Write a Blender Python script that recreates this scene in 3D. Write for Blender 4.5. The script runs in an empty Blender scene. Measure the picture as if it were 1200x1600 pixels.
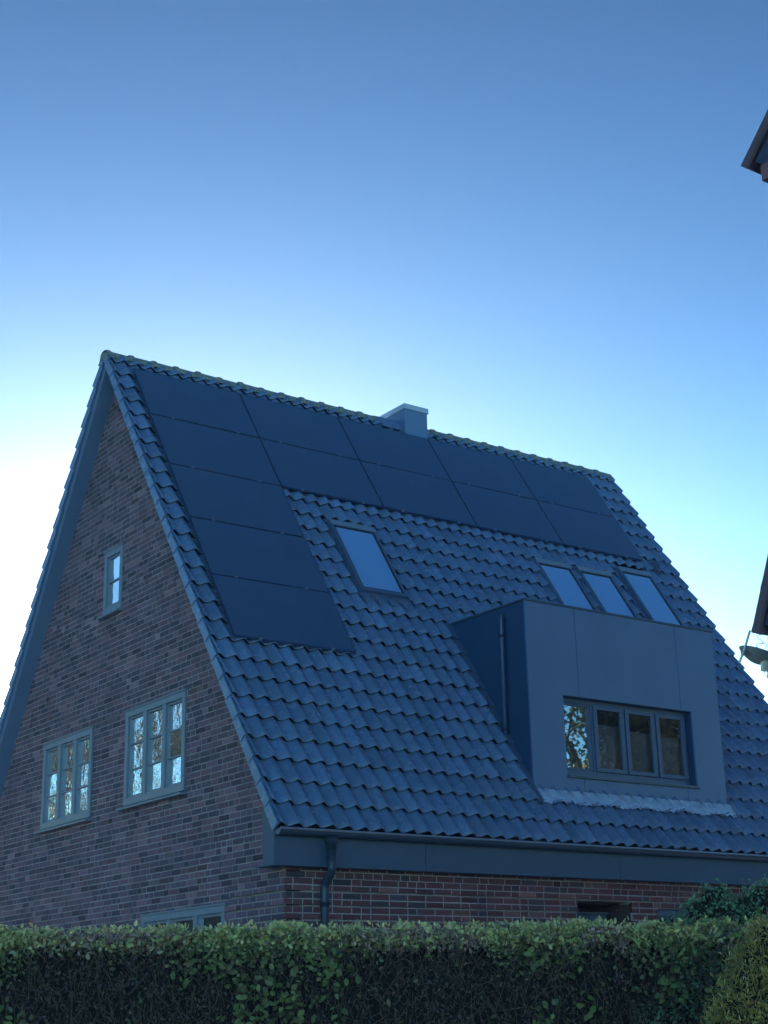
import bpy, math, random
import numpy as np
from math import sin, cos, tan, pi, radians
from mathutils import Vector, Matrix
random.seed(7); rng = np.random.default_rng(7)
S = bpy.context.scene; COL = S.collection

# ------------------------------------------------------------------ camera
cam = bpy.data.cameras.new('camera'); co = bpy.data.objects.new('camera', cam); COL.objects.link(co); S.camera = co
yaw, pitch, roll = 0.628218, 0.319934, -0.024102
fw = Vector((sin(yaw)*cos(pitch), cos(yaw)*cos(pitch), sin(pitch))); r0 = Vector((cos(yaw), -sin(yaw), 0)); u0 = r0.cross(fw)
rt = r0*cos(roll)+u0*sin(roll); up = u0*cos(roll)-r0*sin(roll)
CP = Vector((-8.59972, -13.95097, -1.96253))
co.matrix_world = Matrix(((rt.x, up.x, -fw.x, CP.x), (rt.y, up.y, -fw.y, CP.y), (rt.z, up.z, -fw.z, CP.z), (0, 0, 0, 1)))
cam.sensor_fit = 'HORIZONTAL'; cam.sensor_width = 36; cam.lens = 36*2381.55/1200; cam.clip_start = .1; cam.clip_end = 6000
S.render.resolution_x = 768; S.render.resolution_y = 1024

# ------------------------------------------------------------------ sky, sun, exposure
SUN_EL, SUN_AZ = 8.0, 28.0       # degrees; azimuth from +Y towards +X
w = bpy.data.worlds.new('World'); S.world = w; w.use_nodes = True; nt = w.node_tree
bg = nt.nodes['Background']; sk = nt.nodes.new('ShaderNodeTexSky'); sk.sky_type = 'NISHITA'; sk.sun_disc = False
sk.sun_elevation = radians(SUN_EL); sk.sun_rotation = radians(SUN_AZ); sk.air_density = 0.7; sk.dust_density = 0.2; sk.ozone_density = 3.0; sk.altitude = 0
gm = nt.nodes.new('ShaderNodeGamma'); gm.inputs[1].default_value = 2.05
tn = nt.nodes.new('ShaderNodeMix'); tn.data_type = 'RGBA'; tn.blend_type = 'MULTIPLY'; tn.inputs[0].default_value = 1; tn.inputs[7].default_value = (.745, .475, .242, 1)   # cool white balance of the sky light
nt.links.new(sk.outputs[0], gm.inputs[0]); nt.links.new(gm.outputs[0], tn.inputs[6]); nt.links.new(tn.outputs[2], bg.inputs[0]); bg.inputs[1].default_value = .15
sl = bpy.data.lights.new('sun', 'SUN'); so = bpy.data.objects.new('sun', sl); COL.objects.link(so)
sl.energy = 3.0; sl.angle = radians(.5); sl.color = (1, .93, .8)
sd = Vector((sin(radians(SUN_AZ))*cos(radians(SUN_EL)), cos(radians(SUN_AZ))*cos(radians(SUN_EL)), sin(radians(SUN_EL))))
so.rotation_euler = sd.to_track_quat('Z', 'Y').to_euler(); so.location = (0, 0, 40)
S.view_settings.view_transform = 'Standard'; S.view_settings.look = 'None'; S.view_settings.gamma = 1; S.view_settings.use_curve_mapping = False
S.view_settings.exposure = 1.0

HAZE = .0021
# ------------------------------------------------------------------ helpers
GZ = -3.56                        # ground level (0 is the eave line of the big roof)
TH = 0.9962; CT, ST = cos(TH), sin(TH)
LS = 8.54; WX = 9.91; YR = LS*CT; ZR = LS*ST
def rp(x, s, n=0., back=False):
    y = s*CT-n*ST; z = s*ST+n*CT
    return (x, 2*YR-y if back else y, z)

class MB:
    def __init__(s): s.v = []; s.f = []; s.c = []
    def face(s, pts, col=None):
        i = len(s.v); s.v += [tuple(p) for p in pts]; s.f.append(tuple(range(i, i+len(pts)))); s.c.append(col or (1, 1, 1))
    def hexa(s, b, t, col=None):
        i = len(s.v); s.v += [tuple(p) for p in b]+[tuple(p) for p in t]; n = len(b)
        s.f.append(tuple(range(i, i+n))[::-1]); s.f.append(tuple(range(i+n, i+2*n)))
        for k in range(n): s.f.append((i+k, i+(k+1) % n, i+n+(k+1) % n, i+n+k))
        s.c += [col or (1, 1, 1)]*(n+2)
    def box(s, x0, x1, y0, y1, z0, z1, col=None):
        s.hexa([(x0, y0, z0), (x1, y0, z0), (x1, y1, z0), (x0, y1, z0)], [(x0, y0, z1), (x1, y0, z1), (x1, y1, z1), (x0, y1, z1)], col)
    def rbox(s, x0, x1, s0, s1, n0, n1, col=None, back=False):
        q = [(x0, s0), (x1, s0), (x1, s1), (x0, s1)]
        s.hexa([rp(a, b, n0, back) for a, b in q], [rp(a, b, n1, back) for a, b in q], col)
    def tube(s, pts, r, seg=12, cap=True, r2=None, arc=None):
        pts = [Vector(p) for p in pts]; n = len(pts); i0 = len(s.v); ref = None
        for k, p in enumerate(pts):
            d = (pts[min(k+1, n-1)]-pts[max(k-1, 0)]).normalized()
            if ref is None:
                ref = d.cross(Vector((0, 0, 1)) if abs(d.z) < .9 else Vector((1, 0, 0))).normalized()
            a = (ref-d*ref.dot(d)).normalized(); b = d.cross(a); ref = a
            rr = r if r2 is None else r+(r2-r)*k/(n-1)
            if isinstance(r, (list, tuple)): rr = r[k]
            for j in range(seg):
                t = 2*pi*j/seg; s.v.append(tuple(p+(a*cos(t)+b*sin(t))*rr))
        for k in range(n-1):
            for j in range(seg):
                s.f.append((i0+k*seg+j, i0+k*seg+(j+1) % seg, i0+(k+1)*seg+(j+1) % seg, i0+(k+1)*seg+j)); s.c.append((1, 1, 1))
        if cap:
            s.f.append(tuple(range(i0, i0+seg))); s.f.append(tuple(range(i0+(n-1)*seg, i0+n*seg))); s.c += [(1, 1, 1)]*2
    def grid(s, P):   # P[i][j] points
        i0 = len(s.v); a = len(P); b = len(P[0])
        for r in P: s.v += [tuple(p) for p in r]
        for i in range(a-1):
            for j in range(b-1):
                s.f.append((i0+i*b+j, i0+i*b+j+1, i0+(i+1)*b+j+1, i0+(i+1)*b+j)); s.c.append((1, 1, 1))
    def build(s, name, mat, parent=None, smooth=False, bevel=0, col=False, label=None):
        off = Vector(parent['_o']) if parent is not None else Vector((0, 0, 0))
        me = bpy.data.meshes.new(name)
        me.from_pydata([(a-off.x, b-off.y, c-off.z) for a, b, c in s.v], [], s.f)
        if col:
            at = me.color_attributes.new('Col', 'FLOAT_COLOR', 'CORNER'); arr = []
            for f, c in zip(s.f, s.c): arr += list((c[0], c[1], c[2], 1.))*len(f)
            at.data.foreach_set('color', arr)
        me.materials.append(mat)
        if smooth: me.polygons.foreach_set('use_smooth', [True]*len(me.polygons))
        o = bpy.data.objects.new(name, me); COL.objects.link(o)
        if parent is not None: o.parent = parent; o['_o'] = list(off)
        else: o['_o'] = [0., 0., 0.]
        if bevel:
            m = o.modifiers.new('bevel', 'BEVEL'); m.width = bevel; m.segments = 2; m.limit_method = 'ANGLE'; m.angle_limit = radians(40)
        if label: o['label'] = label
        return o
def thing(name, label, cat, loc, group=None):
    o = bpy.data.objects.new(name, None); COL.objects.link(o); o.location = loc; o['_o'] = list(loc); o.empty_display_size = .2
    o['label'] = label; o['category'] = cat
    if group: o['group'] = group
    return o
def tag(o, label, cat, group=None):
    o['label'] = label; o['category'] = cat
    if group: o['group'] = group
    return o
def cloud(name, mat, V, F, cols=None, parent=None):
    """V (n,3) float array, F (m,k) int array, all faces k-gons"""
    off = Vector(parent['_o']) if parent is not None else Vector((0, 0, 0))
    V = V-np.array(off); me = bpy.data.meshes.new(name); m, k = F.shape
    me.vertices.add(len(V)); me.vertices.foreach_set('co', V.astype(np.float32).ravel())
    me.loops.add(m*k); me.loops.foreach_set('vertex_index', F.astype(np.int32).ravel())
    me.polygons.add(m); me.polygons.foreach_set('loop_start', np.arange(0, m*k, k, dtype=np.int32)); me.polygons.foreach_set('loop_total', np.full(m, k, dtype=np.int32))
    me.update(calc_edges=True); me.validate()
    if cols is not None:
        at = me.color_attributes.new('Col', 'FLOAT_COLOR', 'CORNER')
        c = np.ones((m, k, 4), np.float32); c[:, :, :3] = cols[:, None, :]; at.data.foreach_set('color', c.ravel())
    me.materials.append(mat); o = bpy.data.objects.new(name, me); COL.objects.link(o); o['_o'] = list(off)
    if parent is not None: o.parent = parent
    return o
def leaves(P, size, aspect=.55, nrm=None, spread=1., tip=None, fold=.25):
    """leaf-shaped quads pairs (two quads folded along the midrib) at points P; returns V, F"""
    n = len(P); size = np.broadcast_to(size, (n,))[:, None]
    N = rng.normal(size=(n, 3))*spread
    if nrm is not None: N = N+nrm
    N /= np.linalg.norm(N, axis=1)[:, None]+1e-9
    T = rng.normal(size=(n, 3))
    if tip is not None: T = T*.7+tip
    T -= N*(T*N).sum(1)[:, None]; T /= np.linalg.norm(T, axis=1)[:, None]+1e-9
    B = np.cross(N, T)
    a = P; d = P+T*size
    m1 = P+T*size*.35; m2 = P+T*size*.75
    w1 = size*aspect*.5; w2 = size*aspect*.36
    l1 = m1+B*w1+N*w1*fold; l2 = m2+B*w2+N*w2*fold; r1 = m1-B*w1+N*w1*fold; r2 = m2-B*w2+N*w2*fold
    V = np.stack([a, l1, l2, d, r2, r1], 1).reshape(-1, 3)
    i = np.arange(n)[:, None]*6
    F = np.concatenate([i+np.array([0, 1, 2, 3]), i+np.array([0, 3, 4, 5])], 0)
    return V, F

# ------------------------------------------------------------------ materials
def mat(name, col, rough=.6, metal=0., spec=.5, noise=0., nscale=6., bump=0., bscale=40., attr=False, coat=0., trans=0., detail=5., dirt=None):
    m = bpy.data.materials.new(name); m.use_nodes = True; t = m.node_tree; b = t.nodes['Principled BSDF']
    b.inputs['Roughness'].default_value = rough; b.inputs['Metallic'].default_value = metal; b.inputs['Specular IOR Level'].default_value = spec
    b.inputs['Coat Weight'].default_value = coat; b.inputs['Coat Roughness'].default_value = .04
    tc = t.nodes.new('ShaderNodeTexCoord'); L = t.links.new
    src = None
    if attr:
        a = t.nodes.new('ShaderNodeAttribute'); a.attribute_name = 'Col'
        mx = t.nodes.new('ShaderNodeMix'); mx.data_type = 'RGBA'; mx.blend_type = 'MULTIPLY'; mx.inputs[0].default_value = 1
        L(a.outputs['Color'], mx.inputs[6]); mx.inputs[7].default_value = (*col, 1); src = mx.outputs[2]
    if noise:
        n = t.nodes.new('ShaderNodeTexNoise'); n.inputs['Scale'].default_value = nscale; n.inputs['Detail'].default_value = detail; n.inputs['Roughness'].default_value = .6
        L(tc.outputs['Object'], n.inputs['Vector'])
        mr = t.nodes.new('ShaderNodeMapRange'); mr.inputs[1].default_value = .25; mr.inputs[2].default_value = .75; mr.inputs[3].default_value = 1-noise; mr.inputs[4].default_value = 1+noise
        L(n.outputs['Fac'], mr.inputs[0])
        m2 = t.nodes.new('ShaderNodeMix'); m2.data_type = 'RGBA'; m2.blend_type = 'MULTIPLY'; m2.inputs[0].default_value = 1
        if src: L(src, m2.inputs[6])
        else: m2.inputs[6].default_value = (*col, 1)
        L(mr.outputs[0], m2.inputs[7]); src = m2.outputs[2]
        mr2 = t.nodes.new('ShaderNodeMapRange'); mr2.inputs[3].default_value = max(.02, rough-.12*min(1, noise*3)); mr2.inputs[4].default_value = min(1, rough+.12*min(1, noise*3))
        L(n.outputs['Fac'], mr2.inputs[0]); L(mr2.outputs[0], b.inputs['Roughness'])
    if dirt:
        n = t.nodes.new('ShaderNodeTexNoise'); n.inputs['Scale'].default_value = dirt[1]; n.inputs['Detail'].default_value = 8; n.inputs['Roughness'].default_value = .7
        L(tc.outputs['Object'], n.inputs['Vector'])
        mr = t.nodes.new('ShaderNodeMapRange'); mr.inputs[1].default_value = dirt[2]; mr.inputs[2].default_value = dirt[2]+.12; mr.inputs[4].default_value = dirt[3]
        L(n.outputs['Fac'], mr.inputs[0])
        m3 = t.nodes.new('ShaderNodeMix'); m3.data_type = 'RGBA'; L(mr.outputs[0], m3.inputs[0])
        if src: L(src, m3.inputs[6])
        else: m3.inputs[6].default_value = (*col, 1)
        m3.inputs[7].default_value = (*dirt[0], 1); src = m3.outputs[2]
    if src: L(src, b.inputs['Base Color'])
    else: b.inputs['Base Color'].default_value = (*col, 1)
    if bump:
        n = t.nodes.new('ShaderNodeTexNoise'); n.inputs['Scale'].default_value = bscale; n.inputs['Detail'].default_value = 4
        L(tc.outputs['Object'], n.inputs['Vector']); bp = t.nodes.new('ShaderNodeBump'); bp.inputs['Strength'].default_value = bump; bp.inputs['Distance'].default_value = .02
        L(n.outputs['Fac'], bp.inputs['Height']); L(bp.outputs[0], b.inputs['Normal'])
    if trans:
        tr = t.nodes.new('ShaderNodeBsdfTranslucent'); mxs = t.nodes.new('ShaderNodeMixShader'); mxs.inputs[0].default_value = trans
        if src: L(src, tr.inputs[0])
        else: tr.inputs[0].default_value = (*col, 1)
        L(b.outputs[0], mxs.inputs[1]); L(tr.outputs[0], mxs.inputs[2]); L(mxs.outputs[0], t.nodes['Material Output'].inputs[0])
    return m
def glass(name, refl, wob=0., wscale=3., tint=(.8, .85, .9), lay=(1, 1, 1)):
    m = bpy.data.materials.new(name); m.use_nodes = True; t = m.node_tree; L = t.links.new
    t.nodes.remove(t.nodes['Principled BSDF'])
    g = t.nodes.new('ShaderNodeBsdfGlossy'); g.inputs['Roughness'].default_value = .01; g.inputs[0].default_value = (*lay, 1)
    tr = t.nodes.new('ShaderNodeBsdfTransparent'); tr.inputs[0].default_value = (*tint, 1)
    lw = t.nodes.new('ShaderNodeLayerWeight'); lw.inputs[0].default_value = .25
    mr = t.nodes.new('ShaderNodeMapRange'); mr.inputs[3].default_value = refl; mr.inputs[4].default_value = 1.
    L(lw.outputs['Fresnel'], mr.inputs[0]); mx = t.nodes.new('ShaderNodeMixShader'); L(mr.outputs[0], mx.inputs[0])
    L(tr.outputs[0], mx.inputs[1]); L(g.outputs[0], mx.inputs[2]); L(mx.outputs[0], t.nodes['Material Output'].inputs[0])
    if wob:
        tc = t.nodes.new('ShaderNodeTexCoord'); n = t.nodes.new('ShaderNodeTexNoise'); n.inputs['Scale'].default_value = wscale; n.inputs['Detail'].default_value = 2
        L(tc.outputs['Object'], n.inputs['Vector']); bp = t.nodes.new('ShaderNodeBump'); bp.inputs['Strength'].default_value = wob; bp.inputs['Distance'].default_value = .01
        L(n.outputs['Fac'], bp.inputs['Height']); L(bp.outputs[0], g.inputs['Normal'])
    return m
M = dict(
    tile=mat('roof_tile', (.125, .235, .45), .27, spec=.9, noise=.08, nscale=5, bump=.04, bscale=120, attr=True, dirt=((.10, .13, .16), 2.0, .60, .35)),
    ridge=mat('ridge_tile', (.20, .26, .28), .9, noise=.35, nscale=25, bump=.8, bscale=60, dirt=((.40, .44, .32), 14, .5, .6)),
    brick=mat('brick', (1, 1, 1), .88, noise=.22, nscale=30, bump=.5, bscale=70, attr=True, dirt=((.30, .30, .31), 1.2, .62, .18)),
    mortar=mat('mortar', (.40, .38, .43), .95, noise=.45, nscale=2.2, bump=.4, bscale=90),
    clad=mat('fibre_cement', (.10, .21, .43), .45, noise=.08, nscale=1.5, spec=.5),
    cladd=mat('fibre_cement_dark', (.022, .075, .20), .5, noise=.08, nscale=1.5, spec=.5),  # same cladding, with the shade of cheeks and reveals put into its colour
    metal=mat('zinc_trim', (.07, .12, .2), .35, metal=.3, noise=.08, nscale=5),
    gutter=mat('gutter_metal', (.07, .12, .22), .32, metal=.4, noise=.1, nscale=5),
    lead=mat('lead_flashing', (.50, .70, .97), .33, metal=.35, noise=.3, nscale=9, bump=.3, bscale=16),
    lead2=mat('dark_flashing', (.12, .2, .36), .45, metal=.4, noise=.2, nscale=12, bump=.3, bscale=25),
    chim=mat('chimney_sheet', (.13, .25, .48), .5, metal=.2, noise=.06, nscale=2),
    cap=mat('chimney_cap', (.45, .60, .82), .5, metal=.2, noise=.08, nscale=3),
    soffit=mat('soffit_board', (.11, .21, .40), .6, noise=.06, nscale=4),
    panel=mat('solar_glass', (.05, .12, .26), .22, noise=.14, nscale=.5, coat=.6, spec=.5),
    pframe=mat('solar_frame', (.05, .11, .24), .35, metal=.5),
    clamp=mat('solar_clamp', (.3, .42, .6), .4, metal=.7),
    wframe=mat('painted_window_frame', (.19, .27, .39), .45, noise=.06, nscale=6),
    dframe=mat('anthracite_window_frame', (.075, .14, .28), .42, noise=.05, nscale=6),
    seal=mat('black_seal', (.015, .015, .018), .6),
    glass_old=glass('old_window_glass', .4, wob=.25, wscale=7),
    glass_new=glass('window_glass', .16),
    glass_fix=glass('fixed_pane_glass', .75),
    glass_sky=glass('roof_window_glass', .08, tint=(1, 1, 1)),
    blind=mat('grey_blind', (.22, .23, .25), .9, noise=.05, nscale=4),
    sblind=mat('blue_roller_blind', (.30, .62, 1.0), .9),  # sky reflection put into the colour of a made-up sheet
    hood=mat('roof_window_hood', (.22, .34, .5), .4, metal=.2, noise=.06),
    fasc=mat('fascia_board', (.05, .11, .22), .5, noise=.08, nscale=1.5),
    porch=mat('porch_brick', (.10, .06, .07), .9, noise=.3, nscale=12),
    gravel=mat('pale_gravel', (.45, .43, .42), .95, noise=.25, nscale=30, bump=.5, bscale=90),
    bead=mat('gutter_bead', (.22, .36, .6), .35, metal=.3),
    pipe=mat('downpipe_metal', (.035, .065, .13), .35, metal=.3, noise=.08),
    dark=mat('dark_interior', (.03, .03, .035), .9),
    door=mat('grey_door', (.05, .08, .13), .5, noise=.05),
    leaf=mat('hedge_leaf', (1, 1, 1), .42, attr=True, trans=.4, spec=.5),
    dry=mat('dry_leaf', (1, 1, 1), .8, attr=True, trans=.1),
    twig=mat('hedge_twig', (.15, .11, .09), .9, noise=.3, nscale=20),
    bark=mat('tree_bark', (.07, .065, .06), .9, noise=.4, nscale=6, bump=.8, bscale=12),
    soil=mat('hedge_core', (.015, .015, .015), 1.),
    nroof=mat('neighbour_tile', (.15, .10, .15), .6, noise=.25, nscale=9, bump=.2, bscale=60),
    nsoff=mat('neighbour_soffit', (.08, .10, .22), .7, noise=.2, nscale=9),
    nred=mat('neighbour_red_board', (.30, .14, .20), .7, noise=.15, nscale=7),
    alu=mat('aerial_metal', (.7, .72, .8), .4, metal=.6, noise=.15, nscale=20),
    dish=mat('dish_grey', (.42, .48, .56), .5, noise=.15, nscale=8),
    grass=mat('grass', (.09, .12, .06), .95, noise=.4, nscale=3, bump=.5, bscale=60),
    asphalt=mat('asphalt', (.05, .05, .052), .9, noise=.25, nscale=4, bump=.5, bscale=200),
    pave=mat('pavement_slabs', (.42, .41, .4), .9, noise=.2, nscale=3, bump=.3, bscale=80),
)

# ------------------------------------------------------------------ ground
def sheet(name, pts, z, m):
    b = MB(); b.face([(x, y, z) for x, y in pts]); o = b.build(name, m); o['kind'] = 'structure'; return o
sheet('ground', [(-2500, -2500), (2500, -2500), (2500, 2500), (-2500, 2500)], GZ, M['grass'])
# street and pavement run parallel to the hedge, on the camera's side of it
HD = Vector((cos(yaw), -sin(yaw), 0)); HN = Vector((sin(yaw), cos(yaw), 0))     # along the hedge / away from camera
def hp(a, d, z): p = Vector((CP.x, CP.y, 0))+HD*a+HN*d; return (p.x, p.y, z)
def strip(name, d0, d1, z0, z1, m):
    b = MB(); b.hexa([hp(-60, d0, z0), hp(60, d0, z0), hp(60, d1, z0), hp(-60, d1, z0)], [hp(-60, d0, z1), hp(60, d0, z1), hp(60, d1, z1), hp(-60, d1, z1)]); o = b.build(name, m); o['kind'] = 'structure'
strip('road', -1.5, 4.2, GZ-.05, GZ+.004, M['asphalt'])
strip('pavement', 4.35, 6.2, GZ-.05, GZ+.12, M['pave'])
strip('kerb', 4.2, 4.35, GZ-.05, GZ+.125, M['mortar'])

b = MB(); b.hexa([hp(-30, 11, GZ-.05), (4, -6.5, GZ-.05), (25, -6.5, GZ-.05), (25, 20, GZ-.05), (-20, 20, GZ-.05)], [hp(-30, 11, GZ+.02), (4, -6.5, GZ+.02), (25, -6.5, GZ+.02), (25, 20, GZ+.02), (-20, 20, GZ+.02)])
o = b.build('terrace', M['gravel']); o['kind'] = 'structure'  # unseen pale ground added to bounce light onto the house front
# ------------------------------------------------------------------ the house
house = thing('brick_house', 'steep roofed dark brick house with anthracite tiles, flat box dormer and grey mullioned windows', 'house', (5, 4.6, GZ))
GX = .24; FY = .15                 # gable wall plane, front wall plane
BACKY = 2*YR-FY
PC = .3118; TW = WX/46
def prof(u):
    v = u % 1.
    return .060*(.5+.5*cos(2*pi*v))
def tile_field(back, skip):
    b = MB(); nc = 28
    us = [0, .05, .09, .13, .19, .26, .33, .40, .47, .56, .66, .78, .9, 1.]
    for r in range(nc):
        s0 = r*PC-.055
        for k in range(46):
            x0 = k*TW; xc = x0+TW/2
            if skip(xc, s0+PC/2): continue
            js = rng.normal()*.003; jn = rng.normal()*.0013; jt = rng.normal()*.002
            g = 1+rng.normal()*.085; col = (g, g, g*(1+rng.normal()*.02))
            s1 = min(s0+PC+.03, LS-.01)
            rows = []
            for (ss, base) in ((s0+js, .050), (s0+js+.007, .057), (s0+js+.16, .034), (s1, .002)):
                rows.append([rp(x0+u*TW, ss, base+jn+jt*(u-.5)+prof(u-.09), back) for u in us])
            n0 = len(b.f); b.grid(rows)
            b.grid([[rp(x0+u*TW, ss, base+jn+jt*(u-.5)+prof(u-.09), back) for u in us] for (ss, base) in ((s0+js+.12, .014), (s0+js+.006, .039), (s0+js, .050))])
            b.c[n0:] = [col]*(len(b.f)-n0)
    return b
DX0, DX1, DY, DZ0, DZ1 = 4.02, 7.494, .39, .632, 3.098
DSK = (2.66, 3.42), (6.46, 7.17), (7.32, 8.03), (8.34, 9.05)
STOP = (5.45, 5.49, 5.49, 5.70)
def skf(x, s):
    if DX0+.1 < x < DX1-.1 and .95 < s < 3.55: return True
    for (a, c), t in zip(DSK, STOP):
        if a-.02 < x < c+.02 and t-1.42+.1 < s < t+.11: return True
    return False
roof = tile_field(False, skf).build('roof', M['tile'], house, smooth=True, col=True, label='roof of anthracite wavy pantiles, pitched steeply to the front')
tile_field(True, lambda x, s: False).build('roof', M['tile'], house, smooth=True, col=True, label='rear slope of the anthracite tiled roof')
b = MB(); b.rbox(.02, DX0-.01, .02, LS-.02, -.018, -.012); b.rbox(DX1+.01, WX-.02, .02, LS-.02, -.018, -.012); b.rbox(DX0-.01, DX1+.01, .02, .7, -.018, -.012); b.rbox(DX0-.01, DX1+.01, 3.6, LS-.02, -.018, -.012)
b.rbox(.02, WX-.02, .02, LS-.02, -.018, -.012, back=True)
b.build('underlay', M['seal'], house)
# verge tiles: flange pieces hanging down at each end of every course
for xa, xb in ((-.012, .006), (WX-.006, WX+.012)):
    for back in (False, True):
        b = MB()
        for r in range(28):
            s0 = r*PC-.055; s1 = min(s0+PC+.02, LS)
            o = random.gauss(0, .002)
            q = [(xa, s0, .072), (xa, s1, .05), (xa, s1, -.115), (xa, s0, -.095)]
            b.hexa([rp(xa+o-.012, s0, .088, back), rp(xa+o, s1, .050, back), rp(xa+o, s1, -.062, back), rp(xa+o-.012, s0, -.035, back)],
                   [rp(xb, s0, .090, back), rp(xb, s1, .055, back), rp(xb, s1, -.062, back), rp(xb, s0, -.035, back)], (1.05, 1.05, 1.05))
        b.build('verge', M['tile'], house, col=True, bevel=.004)
# soffit boards under both verges and barge board
for x0, x1 in ((.015, GX+.12), (WX-GX-.12, WX-.015)):
    for back in (False, True):
        b = MB(); b.rbox(x0+(.03 if not back else .0), x1, .12, LS-.06, -.165 if back else -.062, -.02, back=back)
        b.build('soffit', M['soffit'], house)
# gable-end ridge cover and ridge tiles
b = MB(); nr = 27; rl = WX/nr
def ridge_seg(b, x0, x1, r):
    prof_ = []
    for j in range(9):
        t = pi*(j/8); prof_.append((-cos(t)*r*1.05, sin(t)*r*.85))
    P = []
    for x, k in ((x0-.02, 1.0), (x0+.001, 1.18), (x0+.05, 1.2), (x0+.055, 1.03), (x1, .97)):
        row = [(x, YR+a*k, ZR-.015+h*k+(-.03 if j in (0, 8) else 0)) for j, (a, h) in enumerate(prof_)]
        P.append(row)
    b.grid(P)
ridl = 'ridge of half round tiles crusted with yellow green lichen'
for k in range(nr):
    x0 = k*rl; x1 = x0+rl
    if 4.75 < (x0+x1)/2 < 5.62:
        if b.f: b.face([(-.02, YR+.12*cos(t), ZR-.06+.105*sin(t)) for t in [pi*j/10 for j in range(11)]]); b.build('ridge', M['ridge'], house, label=ridl)
        b = MB(); continue
    ridge_seg(b, x0, x1, .106+random.gauss(0, .003))
b.build('ridge', M['ridge'], house, label=ridl)
# chimney
cy0, cy1 = 4.35, 5.08
b = MB(); b.box(5.155, 5.61, cy0, cy1, 6.5, 7.375); ch = b.build('chimney', M['chim'], house, bevel=.004)
b = MB(); b.box(5.135, 5.63, cy0-.02, cy1+.02, 7.375, 7.465); b.build('cap', M['cap'], ch, bevel=.005)
b = MB()
b.grid([[rp(x, LS-.21, .085), rp(x, LS-.03, .095), (x, YR, ZR+.10), rp(x, LS-.03, .095, True), rp(x, LS-.25, .085, True)] for x in (4.73, 5.0, 5.15, 5.4, 5.66)])
b.build('flashing', M['chim'], ch)

# ---- brick walls
RP_ = .0735; BH = .0625
def brickcol():
    t = random.random()
    if t < .30: c = (.21, .17, .33)
    elif t < .58: c = (.165, .145, .29)
    elif t < .80: c = (.11, .11, .23)
    elif t < .93: c = (.24, .17, .31)
    else: c = (.30, .25, .42)
    g = random.gauss(.66, .11)
    return (c[0]*g*1.3, c[1]*g*1.08, c[2]*g*.88)
def brickcol_front():
    t = random.random()
    if t < .45: c = (.17, .065, .085)
    elif t < .75: c = (.165, .07, .09)
    elif t < .9: c = (.10, .07, .10)
    else: c = (.25, .12, .13)
    g = random.gauss(.9, .13)
    return (c[0]*g, c[1]*g, c[2]*g)
def fill(a, c, row):
    """brick intervals along one course between a and c"""
    out = []; p = a-random.choice((0., .06, .12, .18)) if row % 2 else a-random.choice((0., .06, .12))
    while p < c:
        L_ = .238 if random.random() < .6 else .113
        q0 = max(p, a); q1 = min(p+L_, c)
        if q1-q0 > .02: out.append((q0, q1))
        p += L_+.014
    return out
# openings: (lo, hi, zlo, zhi)
G_OPEN = [(2.42, 4.04, .68, 1.90), (5.04, 6.65, .66, 1.86), (4.29, 4.85, 3.38, 4.27), (1.40, 3.45, -2.1, -.725)]
F_OPEN = [(4.37, 5.28, GZ, -.70), (5.73, 6.95, -2.0, -.735)]
def intervals(lo, hi, zm, opens):
    iv = [(lo, hi)]
    for a, c, z0, z1 in opens:
        if z0 < zm < z1:
            n = []
            for p, q in iv:
                if a >= q or c <= p: n.append((p, q)); continue
                if p < a: n.append((p, a))
                if c < q: n.append((c, q))
            iv = n
    return iv
def wall(name, gable):
    bk = MB(); mo = MB()
    z = -.672-40*RP_; row = 0
    while z < ZR-.3:
        zm = z+RP_/2
        if gable:
            ylim = (zm+.09)/tan(TH) if zm > -.1 else 0
            lo, hi = max(FY, ylim), min(BACKY, 2*YR-ylim); opens = G_OPEN
        else:
            lo, hi = GX, WX-GX; opens = F_OPEN
            if zm > -.2: break
        if hi-lo < .1: break
        for p, q in intervals(lo, hi, zm, opens):
            ru = zm < -.55 and ((not gable) or p < 1.2)          # banded brickwork near the corner and along the front
            if gable:
                mo.box(GX-(.012 if zm > 1.93 else 0), GX+.18, p, q, z, z+RP_)
            else:
                mo.box(p+(0.002 if p < GX+.01 else 0), q, FY, FY+.18, z, z+RP_)
            for a, c in fill(p, q, row):
                pr = max(.0014, .0025+random.gauss(0, .0008))
                if gable and zm > 1.93: pr += .012
                tz0 = z+.006+random.gauss(0, .0006); tz1 = tz0+BH-.001
                rr = ru and (not gable or a < 1.2)
                if rr:
                    pr += .0305
                    if row % 2 == 0: tz0 += .009
                if gable: bk.box(GX-pr, GX+.002, a, c, tz0, tz1, brickcol())
                else: bk.box(a-(.033 if a <= GX+.001 and rr else 0), c, FY-pr, FY+.002, tz0, tz1, brickcol_front())
            if ru:        # banded rows: joints inside a pair are pointed flush, the joint under each pair stays an open groove
                zz0, zz1 = (z, z+RP_-.002) if row % 2 else (z+.015, z+RP_)
                if gable: mo.box(GX-.031, GX, p, min(q, 1.3), zz0, zz1)
                else: mo.box(p, q, FY-.031, FY, zz0, zz1)
        z += RP_; row += 1
    o = mo.build(name, M['mortar'], house)
    bk.build('bricks', M['brick'], o, col=True)
    return o
wall('gable_wall', True); wall('front_wall', False)
b = MB(); b.box(GX+.05, WX-GX-.05, BACKY-.2, BACKY, GZ, -.2)
pr = [(p[1], p[2]) for p in (rp(0, .15, -.17), rp(0, LS-.4, -.17), rp(0, .15, -.17, True))]
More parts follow.
